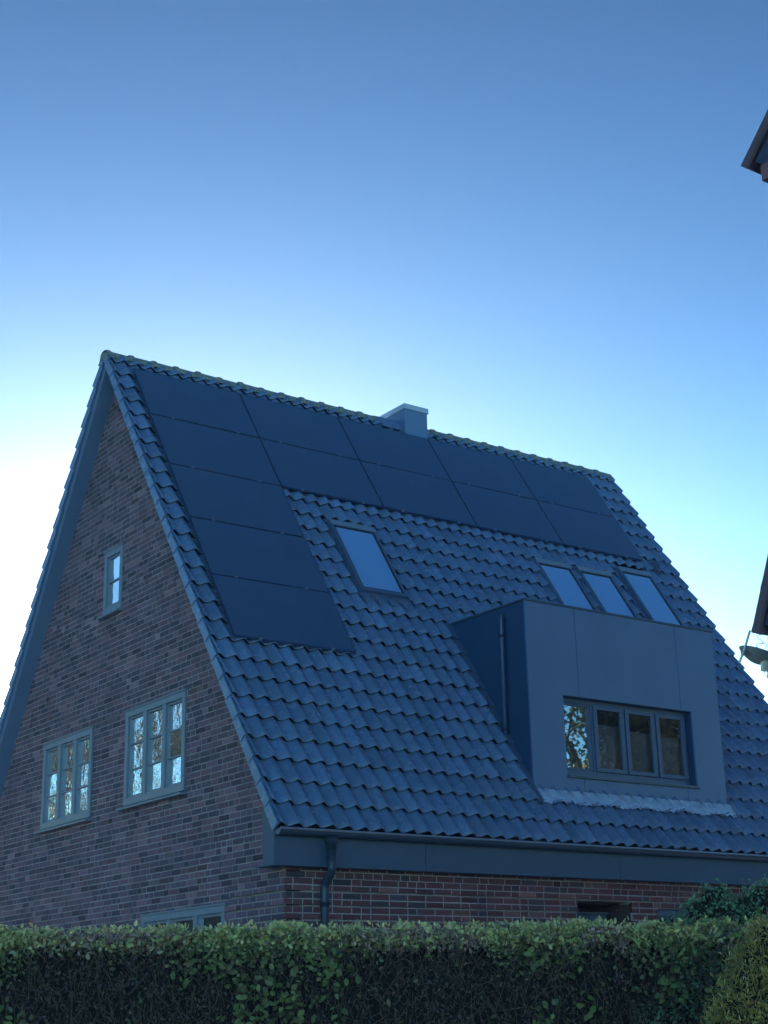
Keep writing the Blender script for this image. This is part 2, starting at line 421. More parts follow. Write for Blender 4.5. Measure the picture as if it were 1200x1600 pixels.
b.hexa([(WX-GX-.2, FY, GZ), (WX-GX-.2, BACKY, GZ), (WX-GX-.2, BACKY, -.1), (WX-GX-.2, YR, ZR-.4), (WX-GX-.2, FY, -.1)],
       [(WX-GX, FY, GZ), (WX-GX, BACKY, GZ), (WX-GX, BACKY, -.1), (WX-GX, YR, ZR-.4), (WX-GX, FY, -.1)])
b.build('rear_wall', M['mortar'], house)

# ---- eaves: boxed fascia, gutter, downpipe
b = MB()
for x0, x1 in ((.0, 1.994), (2.0, 5.004), (5.01, 8.0), (8.006, WX)):
    b.box(x0, x1, 0, .022, -.42, -.03)
b.box(.002, WX, .022, .40, -.418, -.40)                                   # underside
b.hexa([(0, .022, -.42), (0, .235, -.42), (0, .235, .24), (0, .022, -.03)], [(GX+.02, .022, -.42), (GX+.02, .235, -.42), (GX+.02, .235, .24), (GX+.02, .022, -.03)])
b.build('fascia', M['fasc'], house, bevel=.003)
b = MB(); gr = .062; gyc, gzc = -.07, -.05
P = []
for x in [-.0+WX*i/40 for i in range(41)]:
    P.append([(x, gyc+gr*cos(t), gzc-gr*sin(t)) for t in [pi*j/10 for j in range(11)]])
b.grid(P)
b.tube([(0, gyc+gr, gzc), (WX, gyc+gr, gzc)], .006, 6)
for x in (0, WX): b.face([(x, gyc+gr*cos(t), gzc-gr*sin(t)) for t in [pi*j/10 for j in range(11)]])
gut = b.build('gutter', M['gutter'], house, smooth=True)
k = MB(); k.tube([(-.002, gyc-gr, gzc+.004), (WX+.002, gyc-gr, gzc+.004)], .012, 10); k.build('bead', M['bead'], gut, smooth=True)
for i in range(12):
    x = .35+i*.83; k = MB()
    k.grid([[(x+dx, gyc+(gr+.004)*cos(t), gzc-(gr+.004)*sin(t)) for t in [pi*j/10 for j in range(11)]] for dx in (0, .025)])
    k.build('bracket', M['gutter'], gut)
b = MB(); X_ = .68
b.tube([(X_, gyc, gzc-.045), (X_, gyc, gzc-.10), (X_, gyc, gzc-.15)], [.075, .07, .05], 16)
pts = [(X_, gyc, -.15), (X_, gyc, -.42)]
for j in range(1, 7): t = j/6*radians(50); pts.append((X_, gyc+.11*(1-cos(t)), -.42-.11*sin(t)))
e = pts[-1]; dd = (0, sin(radians(50)), -cos(radians(50)))
f = (X_, FY-.075-.11*(1-cos(radians(50))), 0); L_ = (f[1]-e[1])/dd[1]; e2 = (X_, f[1], e[2]+dd[2]*max(L_, .02)); pts.append(e2)
for j in range(1, 7): t = radians(50)*(1-j/6); pts.append((X_, FY-.075-.11*(1-cos(t)), e2[2]-.11*(sin(radians(50))-sin(t))))
pts.append((X_, FY-.075, GZ+.05))
b.tube(pts, .046, 16)
b.tube([(X_, gyc, -.2), (X_, gyc, -.25)], .051, 16); b.tube([(X_, FY-.075, -.78), (X_, FY-.075, -.83)], .051, 16)
dp = b.build('downpipe', M['pipe'], house, smooth=True)
k = MB(); k.tube([(X_, FY-.075, -1.1), (X_, FY-.075, -1.13)], .053, 12); k.box(X_-.01, X_+.01, FY-.04, FY, -1.13, -1.10); k.build('clip', M['metal'], dp)

# ---- windows in the gable (frames face -X)
def gwin(y0, y1, z0, z1, nl, rows, sill=True, name='window'):
    xo = GX-.028; xi = GX+.12; fwid = .078; mul = .085
    b = MB(); b.box(xo, xi, y0, y1, z1-fwid, z1); b.box(xo, xi, y0, y1, z0, z0+fwid*1.15)
    b.box(xo, xi, y0, y0+fwid, z0+fwid*1.15, z1-fwid); b.box(xo, xi, y1-fwid, y1, z0+fwid*1.15, z1-fwid)
    lw = (y1-y0-2*fwid-(nl-1)*mul)/nl; lights = []
    for i in range(nl):
        a = y0+fwid+i*(lw+mul); lights.append((a, a+lw))
        if i < nl-1: b.box(xo+.001, xi, a+lw, a+lw+mul, z0+fwid*1.15, z1-fwid)
    # slim outer moulding
    b.box(xo-.012, xo+.02, y0-.02, y1+.02, z1, z1+.022); 
    o = b.build(name, M['wframe'], house, bevel=.004)
    if sill:
        k = MB(); k.hexa([(GX-.10, y0-.04, z0-.055), (GX+.05, y0-.04, z0-.05), (GX+.05, y1+.04, z0-.05), (GX-.10, y1+.04, z0-.055)],
                         [(GX-.10, y0-.04, z0-.030), (GX+.05, y0-.04, z0-.001), (GX+.05, y1+.04, z0-.001), (GX-.10, y1+.04, z0-.030)])
        k.build('sill', M['wframe'], o, bevel=.003)
    zb, zt = z0+fwid*1.15, z1-fwid
    for a, c in lights:
        k = MB(); st = .03; x0, x1 = xo+.025, xo+.07
        k.box(x0, x1, a+.004, c-.004, zt-st, zt-.004); k.box(x0, x1, a+.004, c-.004, zb+.004, zb+st)
        k.box(x0, x1, a+.004, a+st, zb+st, zt-st); k.box(x0, x1, c-st, c-.004, zb+st, zt-st)
        for r in range(1, rows):
            zz = zb+st+(zt-zb-2*st)*r/rows; k.box(x0+.006, x1-.006, a+st, c-st, zz-.011, zz+.011)
        k.build('sash', M['wframe'], o, bevel=.003)
        for r in range(rows):
            g = MB(); h = (zt-zb-2*st)/rows; za = zb+st+h*r
            tl = random.gauss(0, .004); tv = random.gauss(0, .003)
            g.face([(xo+.052+tl, a+st-.004, za-tv*0), (xo+.052-tl, c-st+.004, za), (xo+.052-tl+tv, c-st+.004, za+h), (xo+.052+tl+tv, a+st-.004, za+h)])
            g.build('pane', M['glass_old'], o)
        cu = MB(); cu.box(xo+.3, xo+.31, a-.03, c+.03, zb-.1, zt+.1); 
    return o
for i, (a, c, z0, z1) in enumerate(G_OPEN):
    gwin(a, c, z0, z1, (3, 3, 1, 3)[i], (3, 3, 2, 3)[i])

# ---- front wall: recessed doorway and window behind the hedge
b = MB(); a, c, z0, z1 = F_OPEN[0]
b.box(a, c-.32, FY+.10, FY+.14, GZ+.02, z1-.13); b.box(a, c-.3, FY+.08, FY+.16, z1-.125, z1-.10)
b.build('door', M['door'], house, bevel=.003)
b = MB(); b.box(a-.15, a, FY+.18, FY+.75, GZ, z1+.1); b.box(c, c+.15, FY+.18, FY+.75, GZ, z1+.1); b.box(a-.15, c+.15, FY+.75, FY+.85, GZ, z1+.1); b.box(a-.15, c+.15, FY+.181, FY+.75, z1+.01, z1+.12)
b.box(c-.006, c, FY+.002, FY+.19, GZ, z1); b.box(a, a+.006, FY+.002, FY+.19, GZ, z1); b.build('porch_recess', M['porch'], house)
b = MB(); a, c, z0, z1 = F_OPEN[1]; yo = FY+.03
b.box(a, c, yo, yo+.1, z1-.085, z1-.002); b.box(a, c, yo, yo+.1, z0, z0+.08); b.box(a, a+.08, yo, yo+.1, z0+.08, z1-.085); b.box(c-.08, c, yo, yo+.1, z0+.08, z1-.085)
b.box((a+c)/2-.05, (a+c)/2+.05, yo+.001, yo+.1, z0+.08, z1-.085); wf = b.build('window', M['dframe'], house, bevel=.004)
for p, q in ((a+.08, (a+c)/2-.05), ((a+c)/2+.05, c-.08)):
    k = MB(); k.box(p, q, yo+.05, yo+.09, z1-.125, z1-.085); k.box(p, q, yo+.05, yo+.09, z0+.08, z0+.12); k.box(p, p+.04, yo+.05, yo+.09, z0+.12, z1-.125); k.box(q-.04, q, yo+.05, yo+.09, z0+.12, z1-.125)
    k.build('sash', M['dframe'], wf, bevel=.003)
    g = MB(); g.face([(p+.04, yo+.07, z0+.12), (q-.04, yo+.07, z0+.12), (q-.04, yo+.07, z1-.125), (p+.04, yo+.07, z1-.125)]); g.build('pane', M['glass_new'], wf)
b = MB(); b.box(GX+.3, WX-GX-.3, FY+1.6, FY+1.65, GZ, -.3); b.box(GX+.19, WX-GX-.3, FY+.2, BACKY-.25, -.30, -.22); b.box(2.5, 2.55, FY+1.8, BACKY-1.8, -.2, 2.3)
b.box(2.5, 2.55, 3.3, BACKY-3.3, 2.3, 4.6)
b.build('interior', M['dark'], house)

# ---- box dormer
b = MB(); wx0, wx1, wz0, wz1 = 4.59, 6.945, .905, 1.917; s1, s2 = 4.872, 6.745; g_ = .004; t_ = .03; y0 = DY; y1 = DY+t_
def cl(x0, x1, z0, z1): b.box(x0, x1, y0, y1, z0, z1)
cl(DX0, wx0, DZ0, DZ1); cl(wx0, s1-g_, wz1, DZ1); cl(wx0, s1-g_, DZ0, wz0)
cl(s1+g_, s2-g_, wz1, DZ1); cl(s1+g_, s2-g_, DZ0, wz0)
cl(wx1, DX1, DZ0, DZ1); cl(s2+g_, wx1, wz1, DZ1); cl(s2+g_, wx1, DZ0, wz0)
b.box(DX0+.01, DX1-.01, y1+.003, y1+.02, wz1+.03, DZ1-.01); b.box(DX0+.01, DX1-.01, y1+.003, y1+.02, DZ0+.02, wz0-.03)
rv = .17
dorm = b.build('dormer', M['clad'], house, label='flat roofed box dormer clad in smooth anthracite boards')
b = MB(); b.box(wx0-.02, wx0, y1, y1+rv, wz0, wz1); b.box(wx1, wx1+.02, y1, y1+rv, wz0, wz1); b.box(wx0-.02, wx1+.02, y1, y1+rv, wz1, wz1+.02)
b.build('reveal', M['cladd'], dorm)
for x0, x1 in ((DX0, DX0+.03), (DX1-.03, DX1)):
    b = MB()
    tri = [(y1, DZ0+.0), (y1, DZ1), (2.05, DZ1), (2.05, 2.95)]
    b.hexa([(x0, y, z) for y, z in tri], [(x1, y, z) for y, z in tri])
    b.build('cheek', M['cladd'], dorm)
b = MB(); b.box(DX0-.018, DX1+.018, DY-.018, 2.06, DZ1, DZ1+.028); b.box(DX0+.02, DX1-.02, DY+.04, 2.2, DZ1+.001-.02, DZ1)
b.build('roof_edge', M['metal'], dorm, bevel=.004)
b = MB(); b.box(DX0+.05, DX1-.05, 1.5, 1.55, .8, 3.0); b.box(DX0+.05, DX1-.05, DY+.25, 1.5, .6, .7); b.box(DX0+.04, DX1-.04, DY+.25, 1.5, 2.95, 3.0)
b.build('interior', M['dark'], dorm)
# pipe on the left cheek
b = MB(); px = DX0-.05; pts = [(DX0, .80, 3.0-.03), (DX0-.025, .802, 2.97)]
for j in range(1, 6): t = j/5*pi/2; pts.append((DX0-.022-.035*sin(t), .802, 2.935+.035*cos(t)))
pts += [(DX0-.057, .805, 2.8), (DX0-.057, .83, 1.33), (DX0-.07, .80, 1.27)]
b.tube(pts, .033, 14); b.tube([(DX0-.057, .806, 2.72), (DX0-.057, .807, 2.68)], .038, 14); b.tube([(DX0-.057, .828, 1.50), (DX0-.057, .829, 1.46)], .038, 14)
b.build('drainpipe', M['gutter'], dorm, smooth=True)
# stepped side flashings and crinkled lead apron
for x0, x1 in ((DX0-.085, DX0), (DX1, DX1+.085)):
    b = MB(); s = .55
    while s < 3.6:
        e = min(s+PC, 3.66)
        q = [(x0, s), (x1, s), (x1, e+.03), (x0, e+.03)]
        b.hexa([rp(x, ss, .03) for x, ss in q], [rp(x0, s, .088), rp(x1, s, .10), rp(x1, e+.03, .075), rp(x0, e+.03, .062)])
        s += PC
    b.build('side_flashing', M['lead2'], dorm, bevel=.006)
b = MB(); P = []
nx = 420
jit = [random.uniform(-.02, .03) for _ in range(nx+1)]
for i in range(nx+1):
    x = DX0-.02+(DX1-DX0+.02)*i/nx; row = []
    edge = .56+.5*(jit[i]+jit[max(0, i-1)])+.02*sin(x*9)-.9*(prof(x/TW-.09)-.015)
    for j in range(9):
        q = j/8; s = .76+(edge-.76)*q
        tile = .040+prof(x/TW-.09)*min(1, q*1.7)
        cr = .004*sin(x*41+q*5)*sin(x*17-q*9)+.002*sin(x*97+q*21)
        row.append(rp(x, s, tile+.012+cr+.03*(1-q)))
    P.append(row)
b.grid(P); b.build('lead_apron', M['lead'], dorm, smooth=True)

# dormer window, four lights
wy = y1+.10
b = MB(); fo = .055
b.box(wx0+.001, wx1-.001, wy, wy+.08, wz1-fo, wz1-.001); b.box(wx0+.001, wx1-.001, wy, wy+.08, wz0, wz0+.085)
b.box(wx0+.001, wx0+fo, wy, wy+.08, wz0+.085, wz1-fo); b.box(wx1-fo, wx1-.001, wy, wy+.08, wz0+.085, wz1-fo)
lw = (wx1-wx0-2*fo-3*.05)/4; L4 = []
for i in range(4):
    a = wx0+fo+i*(lw+.05); L4.append((a, a+lw))
    if i < 3: b.box(a+lw, a+lw+.05, wy+.001, wy+.08, wz0+.085, wz1-fo)
dw = b.build('window', M['dframe'], house, bevel=.004, label='wide four light window with anthracite frame and half drawn grey blinds')
b = MB(); b.box(wx0-.01, wx1+.01, DY-.035, wy, wz0-.045, wz0-.012); b.build('sill', M['metal'], dw, bevel=.003)
for i, (a, c) in enumerate(L4):
    zb, zt = wz0+.085, wz1-fo; st = .055 if i else .03
    yy = wy-.022 if i else wy+.012
    k = MB(); k.box(a+.003-.012, c+.009, yy, yy+.05, zt-st, zt-.003); k.box(a-.009, c+.009, yy, yy+.05, zb+.003, zb+st)
    k.box(a-.009, a+st, yy, yy+.05, zb+st, zt-st); k.box(c-st, c+.009, yy, yy+.05, zb+st, zt-st); k.build('sash', M['dframe'], dw, bevel=.004)
    g = MB(); tl = 0.
    g.face([(a+st-.003, yy+.025, zb+st-.003), (c-st+.003, yy+.025+tl*.3, zb+st-.003), (c-st+.003, yy+.025+tl*.3, zt-st+.003), (a+st-.003, yy+.025, zt-st+.003)]); g.build('pane', M['glass_new' if i else 'glass_fix'], dw)
    g = MB(); zt2 = zb+(zt-zb)*(.0, .72, .67, .64)[i]
    if i: g.box(a+.01, c-.01, yy+.10, yy+.104, zb-.02, zt2); g.box(a+.01, c-.01, yy+.095, yy+.115, zt2, zt2+.015); g.build('blind', M['blind'], dw)

# ---- roof windows
for n, ((a, c), top) in enumerate(zip(DSK, STOP)):
    bot = top-1.42; b = MB(); f = .038; n1 = .13
    b.rbox(a, a+f, bot, top, .0, n1); b.rbox(c-f, c, bot, top, .0, n1); b.rbox(a+f, c-f, bot, bot+f+.02, .0, n1); b.rbox(a+f, c-f, top-.10, top, .0, n1-.002)
    o = b.build('roof_window', M['dframe'], house, bevel=.006)
    k = MB(); i1 = .045
    A, C, B_, T_ = a+f, c-f, bot+f+.02, top-.10
    k.rbox(A, A+.02, B_, T_, .05, n1-.010); k.rbox(C-.02, C, B_, T_, .05, n1-.010); k.rbox(A+.02, C-.02, B_, B_+.02, .05, n1-.010); k.rbox(A+.02, C-.02, T_-.02, T_, .05, n1-.010)
    k.build('sash', M['seal'], o)
    g = MB(); g.face([rp(A+.02, B_+.02, .118), rp(C-.02, B_+.02, .118), rp(C-.02, T_-.02, .118), rp(A+.02, T_-.02, .118)]); g.build('pane', M['glass_sky'], o)
    k = MB(); k.rbox(A+.005, C-.005, B_+.005, T_-.005, .104, .108); k.build('blind', M['sblind'], o)  # added sheet coloured like reflected sky, brightens the pane
    k = MB(); k.rbox(a-.004, c+.004, top-.10, top+.004, n1, n1+.012); k.build('hood', M['hood'], o, bevel=.003)
    k = MB(); k.rbox(a-.035, a, bot-.06, top+.05, .02, .05); k.rbox(c, c+.035, bot-.06, top+.05, .02, .05); k.rbox(a-.045, c+.045, top, top+.07, .02, .075)
    k.grid([[rp(x, bot, .085), rp(x, bot-.07, .075+.3*prof(x/TW-.09)), rp(x, bot-.15, .045+prof(x/TW-.09))] for x in [a-.045+(c-a+.09)*i/24 for i in range(25)]])
    k.build('flashing', M['lead2'], o)
# roof vent
b = MB(); vx, vs = 9.36, 5.95
b.tube([rp(vx, vs, .03), rp(vx, vs, .12)], .07, 14); b.tube([rp(vx, vs, .12), rp(vx, vs-.01, .15)], [.09, .08], 14); b.rbox(vx-.11, vx+.11, vs-.13, vs+.12, .03, .075)
b.build('roof_vent', M['gutter'], house, smooth=False, bevel=.004)

# ------------------------------------------------------------------ solar panels
PW, PH, GP = 1.749, 1.0764, .011; PX0, PS = .312, 8.184
lab = {(0, 0): 'corner solar panel at the top left, nearest the ridge end', (1, 0): 'solar panel right of the corner one, under the ridge',
 (2, 0): 'middle solar panel under the ridge, left of the chimney', (3, 0): 'solar panel under the ridge, just right of the chimney', (4, 0): 'rightmost solar panel directly under the ridge',
 (0, 1): 'second solar panel down the left column, level with the second row', (1, 1): 'second row solar panel whose lower left corner meets the open tiles',
 (2, 1): 'second row solar panel above right of the single roof window', (3, 1): 'second row solar panel between single roof window and three grouped ones',
 (4, 1): 'rightmost solar panel of the second row, above the three grouped roof windows',
 (0, 2): 'third solar panel down the left column beside bare tiles', (0, 3): 'fourth solar panel down, left of the single roof window', (0, 4): 'lowest solar panel, bottom of the left column'}
proto = None
def solar(i, j):
    x0 = PX0+i*(PW+GP); s1 = PS-j*(PH+GP); return x0, s1-PH
rotm = Matrix.Rotation(TH, 4, 'X')
def make_panel():
    t = thing('solar_panel', '', 'solar panel', (0, 0, 0), 'solar panels on the front roof slope'); f = .012
    def lb(b, x0, x1, y0, y1, z0, z1): b.box(x0, x1, y0, y1, z0, z1)
    b = MB(); lb(b, 0, PW, 0, f, -.035, 0); lb(b, 0, PW, PH-f, PH, -.035, 0); lb(b, 0, f, f, PH-f, -.035, 0); lb(b, PW-f, PW, f, PH-f, -.035, 0); b.build('frame', M['pframe'], t, bevel=.0015)
    b = MB(); lb(b, f, PW-f, f, PH-f, -.03, -.003); b.build('glass', M['panel'], t)
    for cx in (.35, PW-.35):
        b = MB(); lb(b, cx-.02, cx+.02, -.013, .009, -.02, .006); b.build('clamp', M['clamp'], t, bevel=.002)
    for cx in (.35, PW-.35):
        b = MB(); lb(b, cx-.02, cx+.02, -.0, PH+.0, -.075, -.036); b.build('mounting_rail', M['pframe'], t)
    return t
proto = make_panel()
for n, ((i, j), l) in enumerate(lab.items()):
    if n == 0: t = proto
    else:
        t = proto.copy(); COL.objects.link(t)
        for chd in list(proto.children): c2 = chd.copy(); COL.objects.link(c2); c2.parent = t
    x0, s0 = solar(i, j)
    t.location = rp(x0, s0, .135); t.rotation_euler = (TH+random.gauss(0, .0012), random.gauss(0, .0008), 0); t['label'] = l

# ------------------------------------------------------------------ neighbouring house (only its tiled corners reach the frame)
nb = thing('neighbour_house', 'dark red tiled house corners poking in from the right edge', 'house', (3, -11, GZ))
def nroof_(x0, x1, yc, zc, ang, length, mats, wallx):
    """rear slope with its eave corner at (x0,yc,zc), rising towards the camera side at ang"""
    ca, sa = cos(ang), sin(ang)
    def q(x, s, n): return (x, yc-s*ca-0+n*sa, zc+s*sa+n*ca)
    b = MB(); tw = .17; k = int((x1-x0)/tw); pc = .30
    for r in range(int(length/pc)):
        rows = []
        for ss, base in ((r*pc, .0), (r*pc, .02), (r*pc+.01, .028), ((r+1)*pc+.02, .006)):
            rows.append([q(x0+tw*i/6, ss, base+.035*(.5+.5*cos(2*pi*i/6))) for i in range(6*k+1)])
        b.grid(rows)
    b.hexa([q(x0-.01, 0, -.012), q(x0+.015, 0, -.012), q(x0+.015, length, -.012), q(x0-.01, length, -.012)], [q(x0-.01, 0, .05), q(x0+.02, 0, .05), q(x0+.02, length, .05), q(x0-.01, length, .05)])
    o = b.build('roof', mats[0], nb)
    b = MB(); b.hexa([q(x0+.05, .07, -.03), q(x1, .07, -.03), q(x1, length, -.03), q(x0+.05, length, -.03)], [q(x0+.05, .07, -.002), q(x1, .07, -.002), q(x1, length, -.002), q(x0+.05, length, -.002)])
    b.build('soffit', mats[1], nb)
nroof_(-.585, 6.5, -7.555, 3.912, radians(46.7), 5.2, (M['nroof'], M['nsoff']), 0)
nroof_(-.575, 6.5, -7.213, .463, radians(67.2), 3.4, (M['nroof'], M['nsoff']), 0)
b = MB(); b.box(-.50, 6.4, -7.78, -7.62, 3.80, 3.93); b.build('eaves_board', M['nred'], nb, bevel=.005)
b = MB(); b.box(.1, 6.3, -14.4, -8.1, GZ, 3.9); b.box(.12, 6.3, -8.1, -7.7, GZ, .45); b.build('wall', M['mortar'], nb)
# aerial with small dish at the lower corner
def pxp(u, v, depth):
    d = fw*2381.55+rt*(u-600)-up*(v-800); d = d/d.dot(fw); return CP+d*depth
D0 = 11.1/1.0
c0 = pxp(1161, 1020, D0)
ae = thing('satellite_aerial', 'small grey aerial with dish and slanting rod on an arm at the right edge', 'aerial', tuple(c0))
b = MB(); b.tube([pxp(1172, 985, D0-.02), pxp(1163, 1015, D0-.02), pxp(1155, 1036, D0-.02)], .0085, 8); b.build('rod', M['alu'], ae)
b = MB(); b.tube([pxp(1158, 1020, D0), pxp(1168, 1019, D0)], .022, 12); b.tube([pxp(1166, 1020, D0), pxp(1190, 1025, D0), pxp(1215, 1030, D0)], .015, 10); b.build('arm', M['alu'], ae, smooth=True)
b = MB(); dn = (rt*-.35-fw*.25+up*-.9).normalized(); cc = pxp(1187, 1022, D0+.06)
a1 = dn.cross(fw).normalized(); a2 = dn.cross(a1)
P = []
for i in range(9):
    rr = .155*i/8; P.append([cc+a1*rr*cos(t)+a2*rr*sin(t)+dn*(.075*(1-(i/8)**2)) for t in [2*pi*j/28 for j in range(29)]])
b.grid(P); b.face([tuple(p-dn*.004) for p in P[-1][:-1]]); b.build('dish', M['dish'], ae, smooth=True)
b = MB(); p = pxp(1196, 1036, D0); b.tube([p+up*.03, p-up*.06], .035, 14); b.build('lnb', M['alu'], ae, bevel=.003)
b = MB(); b.tube([pxp(1204, 985, D0), pxp(1202, 1060, D0+.02)], .016, 10); b.build('mast', M['alu'], ae)
b = MB()
for a_ in range(2):
    c1 = pxp(1192-a_*2, 998+a_*14, D0+.02); b.tube([c1+(rt*cos(t)+up*sin(t)*1.1)*.028+rt*.02*sin(t*2) for t in [2*pi*j/16 for j in range(15)]], .0025, 6)
c1 = pxp(1199, 1050, D0); b.tube([c1+(rt*cos(t)+up*sin(t)*1.4)*.022 for t in [2*pi*j/16 for j in range(15)]], .0025, 6)
b.build('cable', M['alu'], ae)

# ------------------------------------------------------------------ blue volume added to imitate lens veil
hm = bpy.data.materials.new('haze'); hm.use_nodes = True; ht = hm.node_tree; ht.nodes.remove(ht.nodes['Principled BSDF'])
pv = ht.nodes.new('ShaderNodeVolumePrincipled'); pv.inputs['Color'].default_value = (.42, .66, 1, 1); pv.inputs['Density'].default_value = HAZE; pv.inputs['Anisotropy'].default_value = .3
ht.links.new(pv.outputs[0], ht.nodes['Material Output'].inputs['Volume'])
b = MB(); b.box(-22, 40, -26, 42, GZ-1, 14); o = b.build('haze', hm); o['kind'] = 'stuff'

# ------------------------------------------------------------------ hedge
def hz(a): return -1.46 + .012*(-a)      # top height along the hedge; a = metres right of the view axis
def cols_of(n, base, var, br=.25):
    base = np.array(base); g = np.clip(rng.normal(1, br, (n, 1)), .35, 1.9)
    return base[None, :]*g*(1+rng.normal(0, var, (n, 3)))
hedge = thing('hedge', 'long clipped beech hedge, fresh green on top and bare brown twigs below', 'hedge', hp(0, 9.9, GZ))
A0, A1 = -6.2, 2.95; D1, D2 = 9.5, 10.35
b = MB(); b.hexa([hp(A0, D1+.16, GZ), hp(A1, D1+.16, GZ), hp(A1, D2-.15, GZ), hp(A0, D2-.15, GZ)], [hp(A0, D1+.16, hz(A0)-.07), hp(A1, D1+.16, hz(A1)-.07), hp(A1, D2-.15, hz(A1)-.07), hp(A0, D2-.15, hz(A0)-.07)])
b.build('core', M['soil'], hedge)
def H(a, d, z):
    return np.array([CP.x, CP.y, 0])[None, :]+np.outer(a, np.array(HD))+np.outer(d, np.array(HN))+np.outer(z, [0, 0, 1.])
def patch(a, f, ph): return np.sin(a*f+ph)*.6+np.sin(a*f*2.3+ph*1.7)*.4
nrmf = np.array([-HN.x, -HN.y, .35])
# green leaves on the top band: thick clumps with bare stretches
def green(n, zf, size, base, dens, dspread=.08):
    a = rng.uniform(A0, A1, n*3); keep = rng.uniform(0, 1, n*3) < dens(a); a = a[keep][:n]; n = len(a)
    z = hz(a)+zf(n, a); 
    bulge = .05*np.sin(a*5.1)+.04*np.sin(a*11.7+1)
    d = D1+.03-bulge*.6+np.abs(rng.normal(0, dspread, n))
    V, F = leaves(H(a, d, z), rng.uniform(size*.6, size*1.2, n), .62, nrm=nrmf*1.1, tip=np.array([0, 0, .25]))
    c = cols_of(n, base, .08); return V, F, np.concatenate([c, c])
def merge(L): 
    V = []; F = []; C = []; o = 0
    for v, f, c in L: V.append(v); F.append(f+o); C.append(c); o += len(v)
    return np.concatenate(V), np.concatenate(F), np.concatenate(C)
gmask = lambda a: np.interp(a, [-6.2, -4, -3, -2.38, -2.2, -2.1, -1.5, -1.2, -.4, -.15, 0, .5, .66, 1.1, 1.18, 1.38, 1.46, 1.9, 2.1, 3], [.5, .9, .2, 1, .8, .12, .15, .9, 1, .5, .1, .12, .9, 1, .15, .15, 1, 1, .4, .4])+.08*np.sin(a*31)*np.sin(a*13)
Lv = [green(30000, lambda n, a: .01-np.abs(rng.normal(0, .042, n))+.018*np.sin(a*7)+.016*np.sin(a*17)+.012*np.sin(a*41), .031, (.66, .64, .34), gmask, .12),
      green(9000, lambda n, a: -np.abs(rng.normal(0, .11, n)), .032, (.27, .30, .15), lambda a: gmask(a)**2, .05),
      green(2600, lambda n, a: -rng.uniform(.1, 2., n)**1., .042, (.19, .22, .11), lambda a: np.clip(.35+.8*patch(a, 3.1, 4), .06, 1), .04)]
# clusters hanging on the face
ca = rng.uniform(A0, A1, 400); ca = ca[rng.uniform(0, 1, 400) < np.clip(gmask(ca), .12, 1)**1.5][:110]; ca = np.concatenate([ca, rng.uniform(A0, A1, 110-len(ca))]); cz = -rng.uniform(.12, .9, 110)
aa = np.repeat(ca, 12)+rng.normal(0, .045, 110*12); zz = np.repeat(cz, 12)+rng.normal(0, .055, 110*12)
V, F = leaves(H(aa, D1+.0+np.abs(rng.normal(0, .03, len(aa))), hz(aa)+zz), rng.uniform(.035, .06, len(aa)), .65, nrm=nrmf*1.5, tip=np.array([0, 0, -.3])); c = cols_of(len(aa), (.24, .29, .13), .08); Lv.append((V, F, np.concatenate([c, c])))
# top surface
n = 26000; a = rng.uniform(A0, A1, n); d = rng.uniform(D1, D2, n); V, F = leaves(H(a, d, hz(a)-.03+.025*np.sin(a*7+d*5)-np.abs(rng.normal(0, .03, n))), rng.uniform(.025, .045, n), .6, nrm=np.array([0, 0, 1.])); c = cols_of(n, (.66, .64, .34), .08); Lv.append((V, F, np.concatenate([c, c])))
# shoots sticking up
n = 1500; a = rng.uniform(A0, A1, n); V, F = leaves(H(a, rng.uniform(D1, D1+.4, n), hz(a)+rng.uniform(-.01, .035, n)), rng.uniform(.025, .045, n), .5, tip=np.array([0, 0, 1.4])); c = cols_of(n, (.68, .68, .36), .08); Lv.append((V, F, np.concatenate([c, c])))
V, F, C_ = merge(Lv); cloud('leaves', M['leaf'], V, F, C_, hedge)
# dry brown leaves
Ld = []
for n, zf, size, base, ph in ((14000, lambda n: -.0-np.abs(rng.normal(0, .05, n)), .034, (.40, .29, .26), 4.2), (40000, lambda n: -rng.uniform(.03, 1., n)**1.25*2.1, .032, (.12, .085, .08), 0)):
    a = rng.uniform(A0, A1, n*2)
    if ph: a = a[rng.uniform(0, 1, len(a)) < np.clip(.95-gmask(a), .05, 1)]
    a = a[:n]; n = len(a)
    V, F = leaves(H(a, D1+.03+np.abs(rng.normal(0, .06, n)), hz(a)+zf(n)), rng.uniform(size*.5, size*1.2, n), .4, nrm=nrmf*.7, tip=np.array([0, 0, -.8])); c = cols_of(n, base, .06, .45); Ld.append((V, F, np.concatenate([c, c])))
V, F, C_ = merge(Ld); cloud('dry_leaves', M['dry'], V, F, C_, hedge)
# twigs: thin four-sided sticks
def sticks(P0, P1, r):
    n = len(P0); d = P1-P0; d /= np.linalg.norm(d, axis=1)[:, None]; x = np.cross(d, rng.normal(size=(n, 3))); x /= np.linalg.norm(x, axis=1)[:, None]; y = np.cross(d, x); r = np.broadcast_to(r, (n,))[:, None]
    V = np.stack([P0+x*r, P0-x*r*.5+y*r*.87, P0-x*r*.5-y*r*.87, P1+x*r*.5, P1-x*r*.25+y*r*.43, P1-x*r*.25-y*r*.43], 1).reshape(-1, 3)
    i = np.arange(n)[:, None]*6
    return V, np.concatenate([i+np.array(q) for q in ((0, 1, 4, 3), (1, 2, 5, 4), (2, 0, 3, 5))], 0)
n = 15000; a = rng.uniform(A0, A1, n); P0 = H(a, D1+.02+np.abs(rng.normal(0, .05, n)), hz(a)-.12-rng.uniform(.0, 2.0, n)**1.); dr = rng.normal(0, .45, (n, 3)); dr[:, 2] += .6; P1 = P0+dr*rng.uniform(.05, .22, n)[:, None]
